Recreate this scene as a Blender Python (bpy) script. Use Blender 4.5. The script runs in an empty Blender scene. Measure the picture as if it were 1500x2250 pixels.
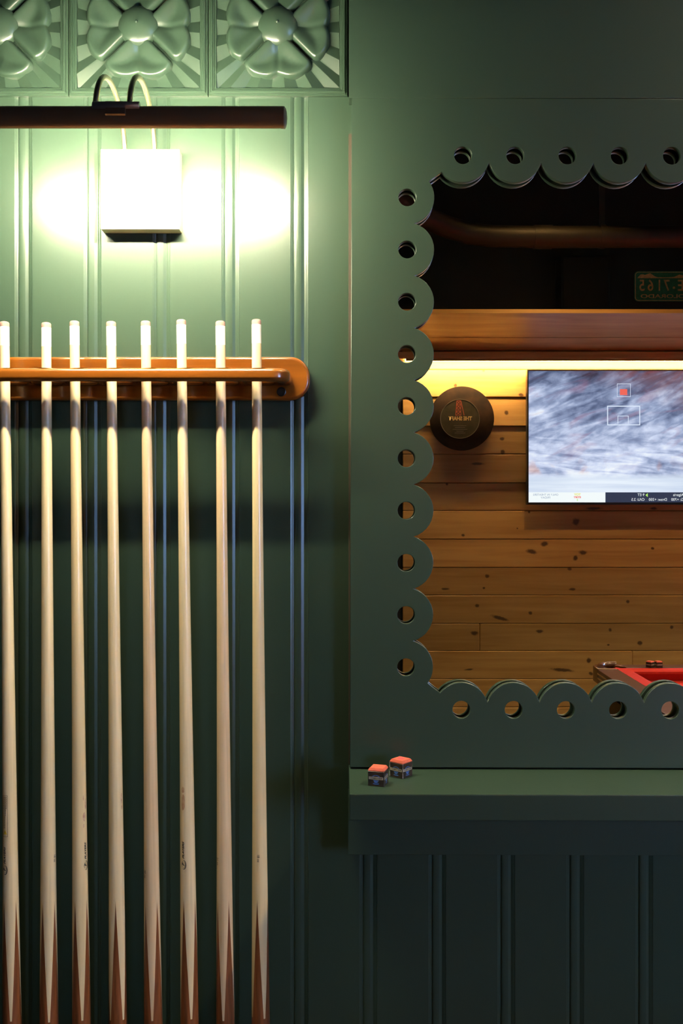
import bpy, bmesh, math, random
from mathutils import Vector, Matrix
random.seed(7)
R = math.radians
sc = bpy.context.scene
col = sc.collection

# ---------------------------------------------------------------- camera, world, exposure
D = 1.41          # camera to beadboard wall (m)
ZC = 1.40         # camera height
PX = 1550.0       # pixels per metre on the beadboard plane (photo 1500 x 2250)
VX, VY = 750.0, 1100.0   # foot of the perpendicular in the photo
MIR = 0.0105      # silvered face of the mirror, in front of the beadboard

cam = bpy.data.cameras.new('camera'); camo = bpy.data.objects.new('camera', cam); col.objects.link(camo)
camo.location = (0, -D, ZC); camo.rotation_euler = (R(90), 0, 0)
cam.sensor_fit = 'HORIZONTAL'; cam.sensor_width = 24.0
cam.lens = 24.0 * D / (1500.0 / PX)
cam.shift_y = -(1125.0 - VY) / 1500.0
cam.clip_start = 0.01
sc.camera = camo

world = bpy.data.worlds.new('world'); sc.world = world; world.use_nodes = True
bg = world.node_tree.nodes['Background']
bg.inputs['Color'].default_value = (0.30, 0.53, 1.0, 1); bg.inputs['Strength'].default_value = 40.0

sc.view_settings.view_transform = 'Standard'; sc.view_settings.look = 'None'
sc.view_settings.gamma = 1.0; sc.view_settings.use_curve_mapping = False
sc.view_settings.exposure = 0.0
sc.cycles.use_denoising = True
sc.cycles.max_bounces = 8
sc.cycles.sample_clamp_indirect = 40.0

LED_PICTURE = 1260.0     # lamp strengths
LED_COVE = 190.0
TV_LIGHT = 1.15
POOL_FILL_LAMP = 28.0
FILL_DOWNLIGHT = 7200.0

# ---------------------------------------------------------------- coordinates
def P(px, py, d=0.0):
    """point d metres in front of the beadboard that the photo shows at (px, py)"""
    f = (D - d) / D / PX
    return Vector(((px - VX) * f, -d, ZC + (VY - py) * f))
def M(px, py, L):
    """point of the room behind the camera that the mirror shows at (px, py); L = path length along the view axis"""
    f = L / D / PX
    return Vector(((px - VX) * f, -2 * MIR - (L - D), ZC + (VY - py) * f))
LW = 4.69                       # the plank wall
YW = -2 * MIR - (LW - D)        # its y, about -3.30

# ---------------------------------------------------------------- helpers
def tag(o, label=None, cat=None, group=None, kind=None):
    if label: o['label'] = label
    if cat: o['category'] = cat
    if group: o['group'] = group
    if kind: o['kind'] = kind
    return o
def empty(name, loc=(0, 0, 0), rot=(0, 0, 0)):
    o = bpy.data.objects.new(name, None); o.empty_display_size = 0.05
    o.location = loc; o.rotation_euler = rot; col.objects.link(o); return o
def add(name, me, mat, parent=None, loc=None, rot=None, smooth=None):
    if mat is not None and not me.materials: me.materials.append(mat)
    o = bpy.data.objects.new(name, me); col.objects.link(o)
    if parent is not None: o.parent = parent
    if loc is not None: o.location = loc
    if rot is not None: o.rotation_euler = rot
    if smooth is not None: shade(me, smooth)
    return o
def shade(me, ang=40):
    for p in me.polygons: p.use_smooth = True
    bm = bmesh.new(); bm.from_mesh(me)
    for e in bm.edges:
        e.smooth = not (len(e.link_faces) == 2 and e.calc_face_angle(0) > R(ang))
    bm.to_mesh(me); bm.free()
class MB:
    """collects shapes into one mesh"""
    def __init__(s): s.bm = bmesh.new()
    def box(s, lo, hi, bev=0.0, seg=2):
        b = bmesh.new()
        bmesh.ops.create_cube(b, size=1.0)
        lo = Vector(lo); hi = Vector(hi)
        for v in b.verts:
            v.co = Vector([(lo[i] + hi[i]) / 2 + v.co[i] * (hi[i] - lo[i]) for i in range(3)])
        if bev: bmesh.ops.bevel(b, geom=b.edges[:], offset=bev, segments=seg, profile=0.7, affect='EDGES', clamp_overlap=True)
        return s.merge(b)
    def merge(s, b, mtx=None):
        me = bpy.data.meshes.new('tmp'); b.to_mesh(me); b.free()
        if mtx: me.transform(mtx)
        s.bm.from_mesh(me); bpy.data.meshes.remove(me); return s
    def poly(s, verts, faces):
        vs = [s.bm.verts.new(v) for v in verts]
        for f in faces:
            try: s.bm.faces.new([vs[i] for i in f])
            except ValueError: pass
        return s
    def prism(s, prof, lo, hi, axis):
        """closed 2-D profile extruded along axis ('x','y','z') from lo to hi"""
        n = len(prof)
        def pt(a, b, t): return {'x': (t, a, b), 'y': (a, t, b), 'z': (a, b, t)}[axis]
        vs = [pt(a, b, lo) for a, b in prof] + [pt(a, b, hi) for a, b in prof]
        fs = [[i, (i + 1) % n, n + (i + 1) % n, n + i] for i in range(n)] + [list(range(n))[::-1], list(range(n, 2 * n))]
        return s.poly(vs, fs)
    def tube(s, path, r, n=12, cap=True):
        path = [Vector(p) for p in path]; rs = r if isinstance(r, (list, tuple)) else [r] * len(path)
        rings = []; up = None
        for i, p in enumerate(path):
            t = (path[min(i + 1, len(path) - 1)] - path[max(i - 1, 0)]).normalized()
            if up is None:
                up = Vector((0, 0, 1)) if abs(t.z) < 0.9 else Vector((1, 0, 0))
            a = (up - t * up.dot(t)).normalized(); up = a; b = t.cross(a)
            rings.append([s.bm.verts.new(p + (a * math.cos(2 * math.pi * k / n) + b * math.sin(2 * math.pi * k / n)) * rs[i]) for k in range(n)])
        for i in range(len(rings) - 1):
            for k in range(n):
                s.bm.faces.new([rings[i][k], rings[i][(k + 1) % n], rings[i + 1][(k + 1) % n], rings[i + 1][k]])
        if cap:
            s.bm.faces.new(rings[0][::-1]); s.bm.faces.new(rings[-1])
        return s
    def lathe(s, prof, n=32, org=(0, 0, 0), axis='z'):
        """prof = [(r, h)]"""
        rings = []
        for r, h in prof:
            ring = []
            for k in range(n if r > 1e-7 else 1):
                a = 2 * math.pi * k / n; x, y = r * math.sin(a), -r * math.cos(a)
                c = {'z': (x, y, h), 'y': (x, h, y), 'x': (h, x, y)}[axis]
                ring.append(s.bm.verts.new(Vector(c) + Vector(org)))
            rings.append(ring)
        for a, b in zip(rings, rings[1:]):
            for k in range(n):
                q = [a[k % len(a)], a[(k + 1) % len(a)], b[(k + 1) % len(b)], b[k % len(b)]]
                q2 = []
                for v in q:
                    if v not in q2: q2.append(v)
                if len(q2) > 2: s.bm.faces.new(q2)
        return s
    def mesh(s, name='m', recalc=True):
        if recalc: bmesh.ops.recalc_face_normals(s.bm, faces=s.bm.faces[:])
        me = bpy.data.meshes.new(name); s.bm.to_mesh(me); s.bm.free(); return me
    def build(s, name, mat, parent=None, loc=None, rot=None, smooth=None):
        return add(name, s.mesh(name), mat, parent, loc, rot, smooth)
def from_object(o):
    bpy.context.view_layer.update()
    dg = bpy.context.evaluated_depsgraph_get()
    me = bpy.data.meshes.new_from_object(o.evaluated_get(dg))
    data = o.data; bpy.data.objects.remove(o); bpy.data.curves.remove(data); return me
def curve_plate(loops, half, bev=0.0, seg=3):
    """flat plate in local XY, thickness 2*half about z=0, outline first and then holes, edges rounded by bev"""
    cu = bpy.data.curves.new('c', 'CURVE'); cu.dimensions = '2D'; cu.fill_mode = 'BOTH'
    cu.extrude = max(half - bev, 0.0); cu.bevel_depth = bev; cu.bevel_resolution = seg; cu.offset = -bev
    for lp in loops:
        sp = cu.splines.new('POLY'); sp.points.add(len(lp) - 1); sp.use_cyclic_u = True
        for q, (x, y) in zip(sp.points, lp): q.co = (x, y, 0, 1)
    o = bpy.data.objects.new('c', cu); col.objects.link(o); return from_object(o)
FACE_CAM = Matrix.Rotation(R(90), 4, 'X')                                   # local x->X, y->Z, normal -> -Y
FACE_BACK = Matrix.Rotation(R(180), 4, 'Z') @ Matrix.Rotation(R(90), 4, 'X')  # local x->-X, y->Z, normal -> +Y
def text_mesh(txt, size, ext=0.0, shear=0.0, ax='CENTER', ay='CENTER', wide=1.0, bold=0.0):
    cu = bpy.data.curves.new('t', 'FONT'); cu.body = txt; cu.size = size; cu.extrude = ext; cu.shear = shear
    cu.align_x = ax; cu.align_y = ay; cu.offset = bold
    o = bpy.data.objects.new('t', cu); col.objects.link(o); me = from_object(o)
    if wide != 1.0: me.transform(Matrix.Scale(wide, 4, (1, 0, 0)))
    return me
def circle(cx, cy, r, n=36, a0=0.0, a1=2 * math.pi, end=False):
    m = n if not end else n - 1
    return [(cx + r * math.cos(a0 + (a1 - a0) * k / m), cy + r * math.sin(a0 + (a1 - a0) * k / m)) for k in range(n)]

# ---------------------------------------------------------------- materials
def mat(name, colr, rough=0.5, metal=0.0, emit=None, estr=0.0, noise=0.0, nscale=20.0, stretch=(1, 1, 1), bump=0.0, bscale=200.0, coat=0.0, spec=0.5, coord='Object', col2=None):
    m = bpy.data.materials.new(name); m.use_nodes = True; nt = m.node_tree; b = nt.nodes['Principled BSDF']
    b.inputs['Base Color'].default_value = (*colr, 1); b.inputs['Roughness'].default_value = rough
    b.inputs['Metallic'].default_value = metal; b.inputs['Specular IOR Level'].default_value = spec
    b.inputs['Coat Weight'].default_value = coat; b.inputs['Coat Roughness'].default_value = 0.12
    if emit:
        b.inputs['Emission Color'].default_value = (*emit, 1); b.inputs['Emission Strength'].default_value = estr
    if noise or bump:
        tc = nt.nodes.new('ShaderNodeTexCoord'); mp = nt.nodes.new('ShaderNodeMapping'); mp.inputs['Scale'].default_value = stretch
        nt.links.new(tc.outputs[coord], mp.inputs['Vector'])
    if noise:
        n = nt.nodes.new('ShaderNodeTexNoise'); n.inputs['Scale'].default_value = nscale; n.inputs['Detail'].default_value = 6
        nt.links.new(mp.outputs['Vector'], n.inputs['Vector'])
        rp = nt.nodes.new('ShaderNodeValToRGB')
        c2 = col2 or tuple(max(0, c * (1 - noise)) for c in colr)
        rp.color_ramp.elements[0].position = 0.3; rp.color_ramp.elements[1].position = 0.7
        rp.color_ramp.elements[0].color = (*c2, 1); rp.color_ramp.elements[1].color = (*colr, 1)
        nt.links.new(n.outputs['Fac'], rp.inputs['Fac']); nt.links.new(rp.outputs['Color'], b.inputs['Base Color'])
    if bump:
        n2 = nt.nodes.new('ShaderNodeTexNoise'); n2.inputs['Scale'].default_value = bscale; n2.inputs['Detail'].default_value = 3
        nt.links.new(mp.outputs['Vector'], n2.inputs['Vector'])
        bp = nt.nodes.new('ShaderNodeBump'); bp.inputs['Strength'].default_value = bump; bp.inputs['Distance'].default_value = 0.001
        nt.links.new(n2.outputs['Fac'], bp.inputs['Height']); nt.links.new(bp.outputs['Normal'], b.inputs['Normal'])
    return m
def emission(name, colr, strength):
    return mat(name, (0.02, 0.02, 0.02), 0.4, emit=colr, estr=strength)
G = (0.0262, 0.0480, 0.0318)
GREEN = mat('green_paint', G, 0.30, noise=0.06, nscale=9, bump=0.06, bscale=260, stretch=(1, 1, 0.35))
GREEN_FRAME = mat('green_paint_panel', G, 0.33, noise=0.06, nscale=7, bump=0.06, bscale=320)
RAW = mat('raw_wood', (0.050, 0.036, 0.020), 0.7, noise=0.4, nscale=40, stretch=(1, 1, 0.1))
BRONZE = mat('bronze', (0.30, 0.185, 0.105), 0.34, 0.85, noise=0.25, nscale=30, stretch=(0.06, 1, 1))
BRONZE2 = mat('dark_bronze', (0.34, 0.30, 0.25), 0.30, 0.9)
BRASS = mat('brass_satin', (0.62, 0.58, 0.40), 0.30, 1.0)
BOXM = mat('brass_plate', (0.66, 0.60, 0.38), 0.45, 0.35)
RACKW = mat('orange_stained_wood', (0.22, 0.064, 0.006), 0.26, noise=0.35, nscale=14, stretch=(0.35, 5, 5), coat=0.6)
FERR = mat('ferrule', (0.86, 0.80, 0.74), 0.35)
TIP = mat('leather_tip', (0.30, 0.17, 0.14), 0.85, noise=0.3, nscale=300)
BUTT = mat('mahogany_butt', (0.27, 0.088, 0.030), 0.32, noise=0.55, nscale=60, stretch=(4, 4, 0.35), coat=0.4)
INK = mat('black_ink', (0.008, 0.008, 0.010), 0.5)
RUB = mat('black_rubber', (0.012, 0.012, 0.012), 0.7)
STAIN = mat('red_smudge', (0.36, 0.16, 0.11), 0.6, noise=0.35, nscale=220, col2=(0.60, 0.42, 0.28))
TANSTAIN = mat('tan_smudge', (0.42, 0.22, 0.11), 0.6, noise=0.4, nscale=120, col2=(0.56, 0.36, 0.20))
WARN = mat('warning_yellow', (0.75, 0.50, 0.03), 0.5)
SCREW = mat('screw', (0.03, 0.03, 0.03), 0.35, 0.8)
MIRRORM = mat('mirror_silver', (0.88, 0.90, 0.88), 0.0, 1.0)
BLACKP = mat('black_paint', (0.014, 0.011, 0.009), 0.55, noise=0.3, nscale=4)
DARKWALL = mat('dark_wall', (0.030, 0.030, 0.030), 0.6)
FLOORM = mat('floor_boards', (0.07, 0.05, 0.035), 0.45, noise=0.4, nscale=6, stretch=(1, 6, 1))
def maple(name, c, s):
    return mat(name, c, 0.26, noise=0.22, nscale=s, stretch=(7, 7, 0.22), coat=0.25)
MAPLES = [maple('maple_a', (0.83, 0.66, 0.40), 26), maple('maple_b', (0.81, 0.63, 0.36), 20), maple('maple_c', (0.77, 0.56, 0.34), 32)]

# cove lit planks, with the knots of the photo placed by position
def plank_mat(name, base, dark, knots):
    m = bpy.data.materials.new(name); m.use_nodes = True; nt = m.node_tree; N = nt.nodes; Lk = nt.links; b = N['Principled BSDF']
    b.inputs['Roughness'].default_value = 0.42
    geo = N.new('ShaderNodeNewGeometry'); oi = N.new('ShaderNodeObjectInfo')
    off = N.new('ShaderNodeVectorMath'); off.operation = 'ADD'
    rv = N.new('ShaderNodeCombineXYZ'); mul = N.new('ShaderNodeMath'); mul.operation = 'MULTIPLY'; mul.inputs[1].default_value = 37.0
    Lk.new(oi.outputs['Random'], mul.inputs[0]); Lk.new(mul.outputs[0], rv.inputs['X']); Lk.new(mul.outputs[0], rv.inputs['Y'])
    Lk.new(geo.outputs['Position'], off.inputs[0]); Lk.new(rv.outputs[0], off.inputs[1])
    mp = N.new('ShaderNodeMapping'); mp.inputs['Scale'].default_value = (0.9, 9, 13)
    Lk.new(off.outputs[0], mp.inputs['Vector'])
    n = N.new('ShaderNodeTexNoise'); n.inputs['Scale'].default_value = 2.4; n.inputs['Detail'].default_value = 8; n.inputs['Distortion'].default_value = 0.5
    Lk.new(mp.outputs[0], n.inputs['Vector'])
    rp = N.new('ShaderNodeValToRGB'); rp.color_ramp.elements[0].position = 0.28; rp.color_ramp.elements[1].position = 0.66
    rp.color_ramp.elements[0].color = (*dark, 1); rp.color_ramp.elements[1].color = (*base, 1)
    Lk.new(n.outputs['Fac'], rp.inputs['Fac'])
    hv = N.new('ShaderNodeMapRange'); hv.inputs['To Min'].default_value = 0.78; hv.inputs['To Max'].default_value = 1.12
    Lk.new(oi.outputs['Random'], hv.inputs['Value'])
    cm = N.new('ShaderNodeVectorMath'); cm.operation = 'SCALE'; Lk.new(rp.outputs['Color'], cm.inputs[0]); Lk.new(hv.outputs[0], cm.inputs['Scale'])
    nz = N.new('ShaderNodeTexNoise'); nz.inputs['Scale'].default_value = 60; nz.inputs['Detail'].default_value = 2
    Lk.new(geo.outputs['Position'], nz.inputs['Vector'])
    prev = None
    for (kx, kz, rx, rz, tilt) in knots:
        s = N.new('ShaderNodeMapping'); s.vector_type = 'TEXTURE'
        s.inputs['Location'].default_value = (kx, 0, kz); s.inputs['Rotation'].default_value = (0, tilt, 0); s.inputs['Scale'].default_value = (rx, 1e4, rz)
        Lk.new(geo.outputs['Position'], s.inputs['Vector'])
        ln = N.new('ShaderNodeVectorMath'); ln.operation = 'LENGTH'; Lk.new(s.outputs[0], ln.inputs[0])
        ad = N.new('ShaderNodeMath'); ad.operation = 'MULTIPLY_ADD'; ad.inputs[1].default_value = 0.9; Lk.new(nz.outputs['Fac'], ad.inputs[0]); Lk.new(ln.outputs['Value'], ad.inputs[2])
        mr = N.new('ShaderNodeMapRange'); mr.inputs['From Min'].default_value = 1.05; mr.inputs['From Max'].default_value = 1.65
        mr.inputs['To Min'].default_value = 0.88; mr.inputs['To Max'].default_value = 0.0
        Lk.new(ad.outputs[0], mr.inputs['Value'])
        if prev is None: prev = mr.outputs[0]
        else:
            mx = N.new('ShaderNodeMath'); mx.operation = 'MAXIMUM'; Lk.new(prev, mx.inputs[0]); Lk.new(mr.outputs[0], mx.inputs[1]); prev = mx.outputs[0]
    mix = N.new('ShaderNodeMix'); mix.data_type = 'RGBA'
    mix.inputs[7].default_value = (0.045, 0.018, 0.006, 1)
    if prev is not None: Lk.new(prev, mix.inputs[0])
    else: mix.inputs[0].default_value = 0
    Lk.new(cm.outputs[0], mix.inputs[6]); Lk.new(mix.outputs[2], b.inputs['Base Color'])
    bp = N.new('ShaderNodeBump'); bp.inputs['Strength'].default_value = 0.25; bp.inputs['Distance'].default_value = 0.002
    Lk.new(n.outputs['Fac'], bp.inputs['Height']); Lk.new(bp.outputs['Normal'], b.inputs['Normal'])
    return m
KN = [(1112, 907, 5, 5, 0), (1144, 868, 7, 4, 0.2), (1103, 964, 5, 4, 0), (1104, 993, 5, 5, 0), (1048, 1019, 14, 3, 0), (982, 1064, 3, 3, 0),
      (1265, 1146, 8, 8, 0), (1017, 1176, 4, 3, 0), (1136, 1161, 2, 2, 0), (1162, 1125, 3, 3, 0), (1196, 1195, 8, 6, -0.3), (1168, 1212, 12, 5, 0.2), (1280, 1214, 9, 5, 0.1), (1264, 1226, 5, 6, 0.3),
      (1433, 1205, 4, 3, 0), (1070, 1266, 5, 4, 0), (1251, 1250, 5, 4, 0), (978, 1294, 8, 3, 0), (1063, 1292, 3, 3, 0), (1257, 1295, 8, 3, 0),
      (1379, 1322, 4, 4, 0), (1048, 1331, 5, 4, 0), (1165, 1347, 4, 4, 0), (1098, 1358, 20, 4, 0.28), (1042, 1391, 8, 5, 0.1), (1185, 1387, 8, 4, 0), (1340, 1384, 4, 4, 0), (1405, 1413, 6, 5, 0), (1336, 1417, 3, 2, 0), (1475, 1378, 4, 4, 0),
      (1293, 1451, 5, 6, 0), (1030, 1471, 10, 2, -0.1), (1235, 1472, 24, 4, 0.08), (1298, 1480, 5, 4, 0.3), (1000, 847, 4, 4, 0), (1062, 815, 3, 2, 0), (1305, 1117, 18, 3, 0), (1435, 1117, 8, 3, 0)]
knots = []
for (kx, ky, rx, ry, t) in KN:
    p = M(kx, ky, LW); s = LW / D / PX
    knots.append((p.x, p.z, rx * s * 1.0, ry * s * 1.0, t))
PINE = plank_mat('pine_planks', (0.62, 0.38, 0.135), (0.45, 0.245, 0.07), knots)
PINE2 = plank_mat('pine_crown', (0.56, 0.34, 0.12), (0.40, 0.21, 0.06), [])

# ================================================================ the setting
ZT = P(0, 213).z            # underside of the carved frieze
PITCH = 151.5 / PX
# --- front wall: backing and beaded planks
XL, XR = -2.6, 5.0
wall_front = MB().box((XL, 0.014, 0), (XR, 0.12, 3.1)).build('wall_front', GREEN)
tag(wall_front, 'dark green beadboard wall with a carved frieze along its top', kind='structure')
prof_px = [(638 - 112.5, 0.0), (638, 0.0), (640.6, -0.75), (641.6, -0.80), (642.2, -1.0), (645.6, -2.2), (646.4, -2.0), (647.6, -0.5), (650.5, 0.05), (654, 0.2), (658, 0.1), (661.5, -0.35), (667.4, -2.2), (668.4, -2.2), (672.0, -1.1), (673.2, -1.0), (676.7, -0.05)]
prof = [((x - 638.0) / PX, -z / 1000.0) for x, z in prof_px] + [((676.7 - 638) / PX, 0.0138), ((525.5 - 638) / PX, 0.0138)]
mb = MB(); mb.prism(prof, 0.0, ZT - 0.0, 'z'); plank_me = mb.mesh('beadboard_plank'); plank_me.materials.append(GREEN); shade(plank_me, 11)
for i in range(-9, 14):
    add('beadboard_plank', plank_me, None, wall_front, loc=((638 - VX) / PX + i * PITCH, 0, 0))
# --- carved frieze tiles (parts of the wall)
TS = 305.0 / PX; H = TS / 2
def ring_frame(levels):
    """square stepped moulding; levels = [(half side, height towards the room)]"""
    mb = MB(); vs = []; fs = []
    for h, z in levels: vs += [(-h, -z, -h), (h, -z, -h), (h, -z, h), (-h, -z, h)]
    for i in range(len(levels) - 1):
        for k in range(4):
            fs.append([4 * i + k, 4 * i + (k + 1) % 4, 4 * i + 4 + (k + 1) % 4, 4 * i + 4 + k])
    return mb.poly(vs, fs)
px = 1 / PX
frame_me = ring_frame([(152 * px, -0.012), (152 * px, 0.004), (151 * px, 0.005), (148 * px, 0.005), (147 * px, 0.0075), (145.5 * px, 0.0085), (143 * px, 0.0085), (142 * px, 0.0065), (139.5 * px, 0.0065), (138.5 * px, 0.0050), (135 * px, 0.0046), (134 * px, -0.002)]).mesh('tile'); frame_me.materials.append(GREEN)
# pleated rays
def rays_mesh():
    per = 9; pts = []
    h = 134.2 * px
    side = [-1 + 2 * k / per for k in range(per)]
    ring = [(s_, -1) for s_ in side] + [(1, s_) for s_ in side] + [(-s_, 1) for s_ in side] + [(-1, -s_) for s_ in side]
    vs = []; fs = []; n = len(ring)
    for k, (a, b) in enumerate(ring):
        z = 0.0058 if k % 2 else -0.0010
        vs.append((a * h, -z, b * h))
    for k, (a, b) in enumerate(ring):
        z = 0.0002 if k % 2 else -0.0012
        vs.append((a * h * 0.3, -z, b * h * 0.3))
    for k in range(n): fs.append([k, (k + 1) % n, n + (k + 1) % n, n + k])
    fs.append(list(range(n, 2 * n)))
    return MB().poly(vs, fs).mesh('rays')
rays_me = rays_mesh(); rays_me.materials.append(GREEN)
def petal_mesh():
    # outline of the lower petal in tile pixels (x right, r downwards)
    half = [(0, 107), (7, 110.5), (16, 113.5), (28, 114.5), (42, 112.5), (55, 107.5), (65, 100), (72, 91), (74.5, 83), (72.5, 76), (66, 69), (50, 53), (36, 39), (25, 28)]
    out = half + [(-x, r) for x, r in half[::-1]][:-1]
    segs = [(Vector(out[i]), Vector(out[(i + 1) % len(out)])) for i in range(len(out)) if i != len(half) - 1]
    def dist(p):
        m = 1e9
        for a, b in segs:
            ab = b - a; t = max(0, min(1, (p - a).dot(ab) / max(ab.dot(ab), 1e-9))); m = min(m, (a + ab * t - p).length)
        return m
    full = [(-x, r) for x, r in half[::-1]][:-1] + half          # left foot -> notch -> right foot
    dense = []
    for a, b in zip(full, full[1:]):
        for k in range(3): dense.append((a[0] + (b[0] - a[0]) * k / 3, a[1] + (b[1] - a[1]) * k / 3))
    dense.append(full[-1])
    vs = []; fs = []; cols = len(dense); c0 = Vector((0, 24))
    ts = [1.0, 0.992, 0.975, 0.95, 0.92, 0.88, 0.83, 0.77, 0.70, 0.62, 0.53, 0.43, 0.32, 0.2, 0.08]
    for t in ts:
        for q in dense:
            p = c0 + (Vector(q) - c0) * t; d = dist(p) if t < 1 else 0.0
            rim = math.sqrt(max(0, 1 - (1 - min(d / 9.0, 1)) ** 2))
            dip = max(0.0, min(1.0, (d - 9) / 36.0)); dip = dip * dip * (3 - 2 * dip)
            crease = math.exp(-(p.x / 7.0) ** 2) * min(1, d / 9.0)
            h = -0.001 + 0.0118 * rim - 0.0072 * dip - 0.0016 * crease
            vs.append((p.x * px, -h, -p.y * px))
    for i in range(len(ts) - 1):
        for k in range(cols - 1):
            a = i * cols + k; fs.append([a, a + 1, a + cols + 1, a + cols])
    return MB().poly(vs, fs).mesh('petal')
petal_me = petal_mesh(); petal_me.materials.append(GREEN); shade(petal_me, 70)
mb = MB(); mb.lathe([(43 * px, 0.0), (43 * px, -0.0075), (41.5 * px, -0.0095), (36 * px, -0.0125), (26 * px, -0.0155), (14 * px, -0.0180), (3.5 * px, -0.0195), (3.0 * px, -0.0205), (1.5 * px, -0.0212), (0, -0.0213)], 40, axis='y')
boss_me = mb.mesh('boss'); boss_me.materials.append(GREEN); shade(boss_me, 45)
for i in range(-4, 2):
    c = P(305.5 + 305.5 * i, 61.5, 0.0)
    t = add('carved_tile', frame_me, None, wall_front, loc=(c.x, 0.0, c.z))
    add('ray_field', rays_me, None, t)
    for k in range(4): add('petal', petal_me, None, t, rot=(0, k * math.pi / 2, 0))
    add('boss', boss_me, None, t)
zt2 = P(0, 61.5).z + H
tag(MB().box((XL, -0.006, zt2 + 0.001), (P(766, 0, 0).x, 0.0138, 3.1), 0.001).build('trim_1', GREEN), kind='structure')
# --- upper flat panel over the mirror
FD = 0.025
xp = P(766.5, 0, FD).x
tag(MB().box((xp, -FD, P(0, 215.5, FD).z), (P(2300, 0, FD).x, 0.013, 3.1), 0.0008).build('trim_2', GREEN_FRAME), 'flat dark green panel above the scalloped mirror', kind='structure')
# raw timber strip showing in the joint beside the mirror panel
tag(MB().box((P(765.5, 0, .004).x, -0.0025, P(0, 1688, FD).z), (P(773, 0, .004).x, 0.006, P(0, 281, FD).z)).build('trim_3', RAW), kind='structure')
# --- room shell
tag(MB().box((XL - .1, YW - 0.4, -0.1), (XR + .1, 0.12, 0.0)).build('floor', FLOORM), kind='structure')
tag(MB().box((XL - .1, YW - 0.4, 3.1), (XR + .1, 0.12, 3.2)).build('ceiling', BLACKP), kind='structure')
tag(MB().box((XL - .1, YW - 0.4, 0), (XL, 0.12, 3.1)).build('wall_left', DARKWALL), kind='structure')
tag(MB().box((XR, YW - 0.4, 0), (XR + .1, 0.12, 3.1)).build('wall_right', DARKWALL), kind='structure')
tag(MB().box((XL, -0.016, 0), (XR, -0.0005, 0.13), 0.003).build('baseboard_front', GREEN), kind='structure')
# back wall; unseen window added far along it for cool fill light
WX0, WX1, WZ0, WZ1 = 2.75, 4.05, 0.95, 2.10
XPW = M(884, 0, LW).x
wb = MB()
yb0, yb1 = YW - 0.16, YW - 0.016
wb.box((XL, yb0, 0), (WX0, yb1, 3.1)).box((WX1, yb0, 0), (XR, yb1, 3.1)).box((WX0, yb0, 0), (WX1, yb1, WZ0)).box((WX0, yb0, WZ1), (WX1, yb1, 3.1))
wall_back = wb.build('wall_back', BLACKP)
tag(wall_back, 'wall of knotty pine planks under a black bulkhead, seen in the mirror', kind='structure')
w = empty('fill_window_1', ((WX0 + WX1) / 2, yb0 + .03, WZ0)); tag(w, 'unseen window added in the plank wall for cool fill light', kind='structure')
ww, wh = (WX1 - WX0), (WZ1 - WZ0)
fr = MB()
for x0, x1, z0, z1 in ((-ww / 2, -ww / 2 + .05, 0, wh), (ww / 2 - .05, ww / 2, 0, wh), (-ww / 2 + .05, ww / 2 - .05, 0, .05), (-ww / 2 + .05, ww / 2 - .05, wh - .05, wh), (-.02, .02, .05, wh - .05)):
    fr.box((x0, -.03, z0), (x1, .03, z1))
fr.build('fill_window_frame', DARKWALL, w)
# planks
zs = [M(0, y, LW).z for y in (812, 873, 936.5, 998, 1061, 1122, 1184.5, 1247, 1308, 1370, 1430, 1492)]
step = (zs[0] - zs[-1]) / 11
while zs[-1] - step > 0.02: zs.append(zs[-1] - step)
zs.append(0.002)
zs.insert(0, zs[0] + step * 0.98)
for r_ in range(len(zs) - 1):
    z1, z0 = zs[r_], zs[r_ + 1]
    xs = [XPW]
    if r_ == 10: xs += [M(1053.5, 0, LW).x, 2.6]
    elif r_ == 11: xs += [M(1389, 0, LW).x, 3.1]
    else: xs += [2.0 + random.random() * 0.6]
    xs.append(XR)
    for a, b in zip(xs, xs[1:]):
        segs = [(a, b)]
        if z0 < WZ1 and z1 > WZ0:
            segs = [(a, min(b, WX0)), (max(a, WX1), b)]
        for (u, v) in segs:
            if v - u < 0.02: continue
            j = random.uniform(-.0012, .0012)
            MB().box((u + .0006, YW - .016, z0 + .0008), (v - .0006, YW + j, z1 - .0008), 0.0028, 1).build('plank', PINE, wall_back)
            lean = {1: .006, 2: .007, 4: .003, 6: .003}.get(r_, 0.0)      # boards stand a little proud along their lower edge
            for q_ in wall_back.children[-1].data.vertices:
                if lean and q_.co.z < (z0 + z1) / 2 and q_.co.y > YW - .01: q_.co.y += lean
# sloping pine crown over the cove light, and the lip below it
x0c = XPW - 0.05
zlip0, zlip1 = M(0, 787.5, LW - .095).z, M(0, 772.5, LW - .095).z
MB().box((x0c, YW - .016, zlip0), (XR, YW + .095, zlip1 + .0), 0.002, 1).build('lip_board', PINE2, wall_back)
def slope(y0, z0, y1, z1, th=.018):
    n = Vector((0, z1 - z0, -(y1 - y0))).normalized() * th * -1
    return [(y0, z0), (y1, z1), (y1 + n.y, z1 + n.z), (y0 + n.y, z0 + n.z)]
ya, za = YW + .075, zlip1 + .006
pB = M(0, 742, LW - .20); pC = M(0, 688, LW - .46)
MB().prism(slope(ya, za, pB.y, pB.z - .0008), x0c, XR, 'x').build('crown_board', PINE2, wall_back)
MB().prism(slope(pB.y, pB.z + .0008, pC.y, pC.z), x0c, XR, 'x').build('crown_board', PINE2, wall_back)

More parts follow.
